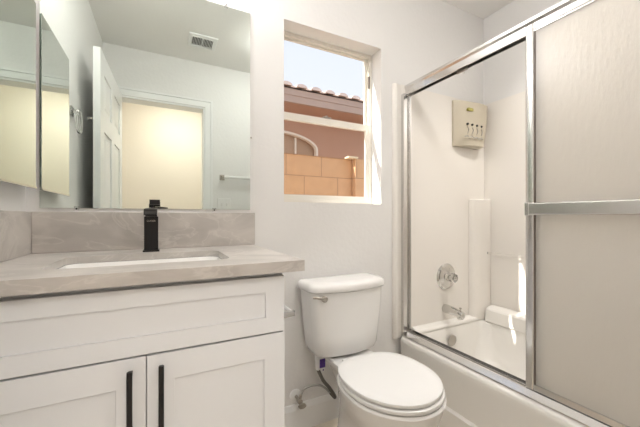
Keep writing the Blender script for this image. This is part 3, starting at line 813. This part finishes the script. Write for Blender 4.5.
# towel bar on the outer panel
x = EX0 + .018
tbm = bmesh.new()
prism([(x - .030, Z0 + .010), (x - .030, Z0 + .050), (x - .026, Z0 + .054), (x - .020, Z0 + .050), (x - .020, Z0 + .010), (x - .026, Z0 + .006)], 'Y', 0.005, 0.690, tbm)
tbo = obj('towel_bar', tbm, M['alum'], p1, bevel=.0015)
tbo['label'] = 'flat polished towel bar across the panel'
for y in (0.025, 0.700):
    b = bmesh.new(); bx(x - .026, x - .0093, y - .010, y + .008, Z0 + .004, Z0 + .056, b)
    obj('bar_bracket', b, M['alum'], p1, bevel=.003)
# small roller hanger left dangling under the header
rh = thing('roller_bracket', 'small metal roller bracket hanging under the shower header', 'bracket', (1.27, 1.0, Z0 + .72))
b = bmesh.new()
bx(EX0 + .030, EX0 + .033, 0.985, 1.045, Z0 + .695, Z0 + .757, b)
obj('plate', b, M['nickel'], rh, bevel=.001)
obj('wheel', lathe([(.010, 0), (.010, .006), (.004, .007)], (EX0 + .0335, 1.01, Z0 + .697), (1, 0, 0), 18), M['plastic'], rh, smooth=True)

# ================================================================== THINGS SEEN IN THE MIRROR
vt = thing('ceiling_vent', 'white louvred air vent on the ceiling', 'vent', (0.28, 0.21, ZC))
obj('vent_frame', holed([(0.180, 0.12), (0.385, 0.12), (0.385, 0.31), (0.180, 0.31)], [[(0.203, 0.15), (0.357, 0.15), (0.357, 0.28), (0.203, 0.28)]],
                        lambda p: (p[0], p[1], ZC - .010), lambda p: (p[0], p[1], ZC - .0005)), M['plastic'], vt, bevel=.003)
obj('duct', bx(0.204, 0.356, 0.151, 0.279, ZC - .0015, ZC - .0005), M['duct'], vt)
lo = bmesh.new()
for k in range(14):
    x = 0.205 + k * 0.0108
    if k == 7: bx(0.278, 0.286, 0.151, 0.279, ZC - .009, ZC - .002, lo); continue
    prism([(x, ZC - .0095), (x + .0015, ZC - .0095), (x + .006, ZC - .002), (x + .0045, ZC - .002)], 'Y', 0.151, 0.279, lo)
obj('louvre', lo, M['plastic'], vt)

tr = thing('towel_ring', 'clear ring towel holder on chrome mount on the left wall', 'towel ring', (XL, 0.80, 1.575))
b = bmesh.new()
bx(XL + .0005, XL + .008, 0.775, 0.825, 1.555, 1.605, b)
bx(XL + .008, XL + .040, 0.79, 0.81, 1.57, 1.59, b)
obj('mount', b, M['chrome'], tr, bevel=.003)
rgp = []
R_ = .055
for k in range(40):
    t = 2 * PI * k / 40
    rgp.append((XL + .034, 0.80 + R_ * math.cos(t), 1.530 + R_ * math.sin(t)))
b = bmesh.new(); rings = []
for k in range(40):
    p = Vector(rgp[k]); t = 2 * PI * k / 40
    d = Vector((0, math.cos(t), math.sin(t)))
    rings.append([p + d * .0065 * math.cos(a * PI / 5) + Vector((1, 0, 0)) * .0065 * math.sin(a * PI / 5) for a in range(10)])
loft(rings + [rings[0]], b, cap0=False, cap1=False); bmesh.ops.remove_doubles(b, verts=b.verts, dist=1e-6)
o = obj('ring', b, M['clear'], tr, smooth=True); o['label'] = 'clear acrylic ring'

tw = thing('towel_bar', 'pale towel bar with square metal mounts on the doorway wall', 'towel bar', (0.75, YF, 1.40))
for x in (0.49, 1.02):
    b = bmesh.new(); bx(x - .022, x + .022, YF + .0005, YF + .008, 1.375, 1.425, b); bx(x - .010, x + .010, YF + .008, YF + .06, 1.388, 1.412, b)
    obj('mount', b, M['nickel'], tw, bevel=.002)
obj('rod', tube([(0.5005, YF + .050, 1.40), (1.0095, YF + .050, 1.40)], .014, 14), M['plastic'], tw, smooth=True)

sw = thing('light_switch', 'white double light switch plate on the doorway wall', 'light switch', (0.51, YF, 1.14))
obj('plate', bx(0.450, 0.566, YF + .0005, YF + .007, 1.095, 1.210), M['wall'], sw, bevel=.003)
for x in (0.485, 0.531):
    obj('toggle', prism([(YF + .0075, 1.135), (YF + .0075, 1.17), (YF + .018, 1.165), (YF + .016, 1.155)], 'X', x - .005, x + .005), M['wall'], sw)

# ================================================================== LAMPS
vl = thing('vanity_light', 'three-globe vanity light above the wall mirror', 'light', (-0.01, YB, 2.12))
obj('back_plate', bx(-0.30, 0.28, YB - .03, YB - .0005, 2.085, 2.155), M['nickel'], vl, bevel=.004)
for x in (-0.22, -0.01, 0.20):
    obj('arm', tube([(x, YB - .031, 2.12), (x, YB - .10, 2.12), (x, YB - .115, 2.135)], .008, 12), M['nickel'], vl, smooth=True)
    prof = [(.056 * math.sin(PI * k / 12), -.056 * math.cos(PI * k / 12)) for k in range(13)]
    obj('globe', lathe(prof, (x, YB - .115, 2.195)), M['lamp_v'], vl, smooth=True)
cl = thing('added_ceiling_light', 'added round fill light on the bathroom ceiling', 'light', (0.80, 0.45, ZC))  # unseen lamp, added to light the room and cabinet fronts
obj('ring', lathe([(.127, 0), (.127, .018), (.120, .022), (.120, .0225)], (0.80, 0.45, ZC - .0005), (0, 0, -1), 40), M['nickel'], cl, smooth=True)
obj('dome', lathe([(.118, .0), (.112, .025), (.092, .044), (.06, .056), (.02, .061), (0, .061)], (0.80, 0.45, ZC - .0235), (0, 0, -1), 40), M['fill_c'], cl, smooth=True)
hl = thing('hall_light', 'round flush ceiling light in the hall', 'light', (0.2, -0.85, ZC))
obj('ring', lathe([(.165, 0), (.165, .018), (.155, .022), (.155, .0225)], (0.2, -0.85, ZC - .0005), (0, 0, -1), 40), M['nickel'], hl, smooth=True)
obj('dome', lathe([(.153, .0), (.145, .025), (.12, .05), (.07, .065), (.02, .071), (0, .071)], (0.2, -0.85, ZC - .0235), (0, 0, -1), 40), M['lamp_h'], hl, smooth=True)

sl_ = thing('added_shower_light', 'added round fill light in the ceiling above the tub', 'light', (1.75, 0.72, ZC))  # unseen lamp, added because the shower came out too dim
obj('ring', lathe([(.095, 0), (.095, .004), (.080, .010), (.078, .0105)], (1.75, 0.72, ZC - .0005), (0, 0, -1), 36), M['plastic'], sl_, smooth=True)
obj('lens', lathe([(.077, 0), (.06, .008), (.02, .011), (0, .011)], (1.75, 0.72, ZC - .0115), (0, 0, -1), 36), M['fill_s'], sl_, smooth=True)

spd = bpy.data.lights.new('shower_fill_spot', 'SPOT'); spo = bpy.data.objects.new('shower_fill_spot', spd); C.objects.link(spo)
spo.location = (1.75, 0.72, ZC - .035)      # added fill beam for the shower, pointing straight down
spd.energy = 62.0; spd.spot_size = math.radians(105); spd.spot_blend = 0.9; spd.shadow_soft_size = 0.07; spd.color = (1.0, 0.96, 0.91)
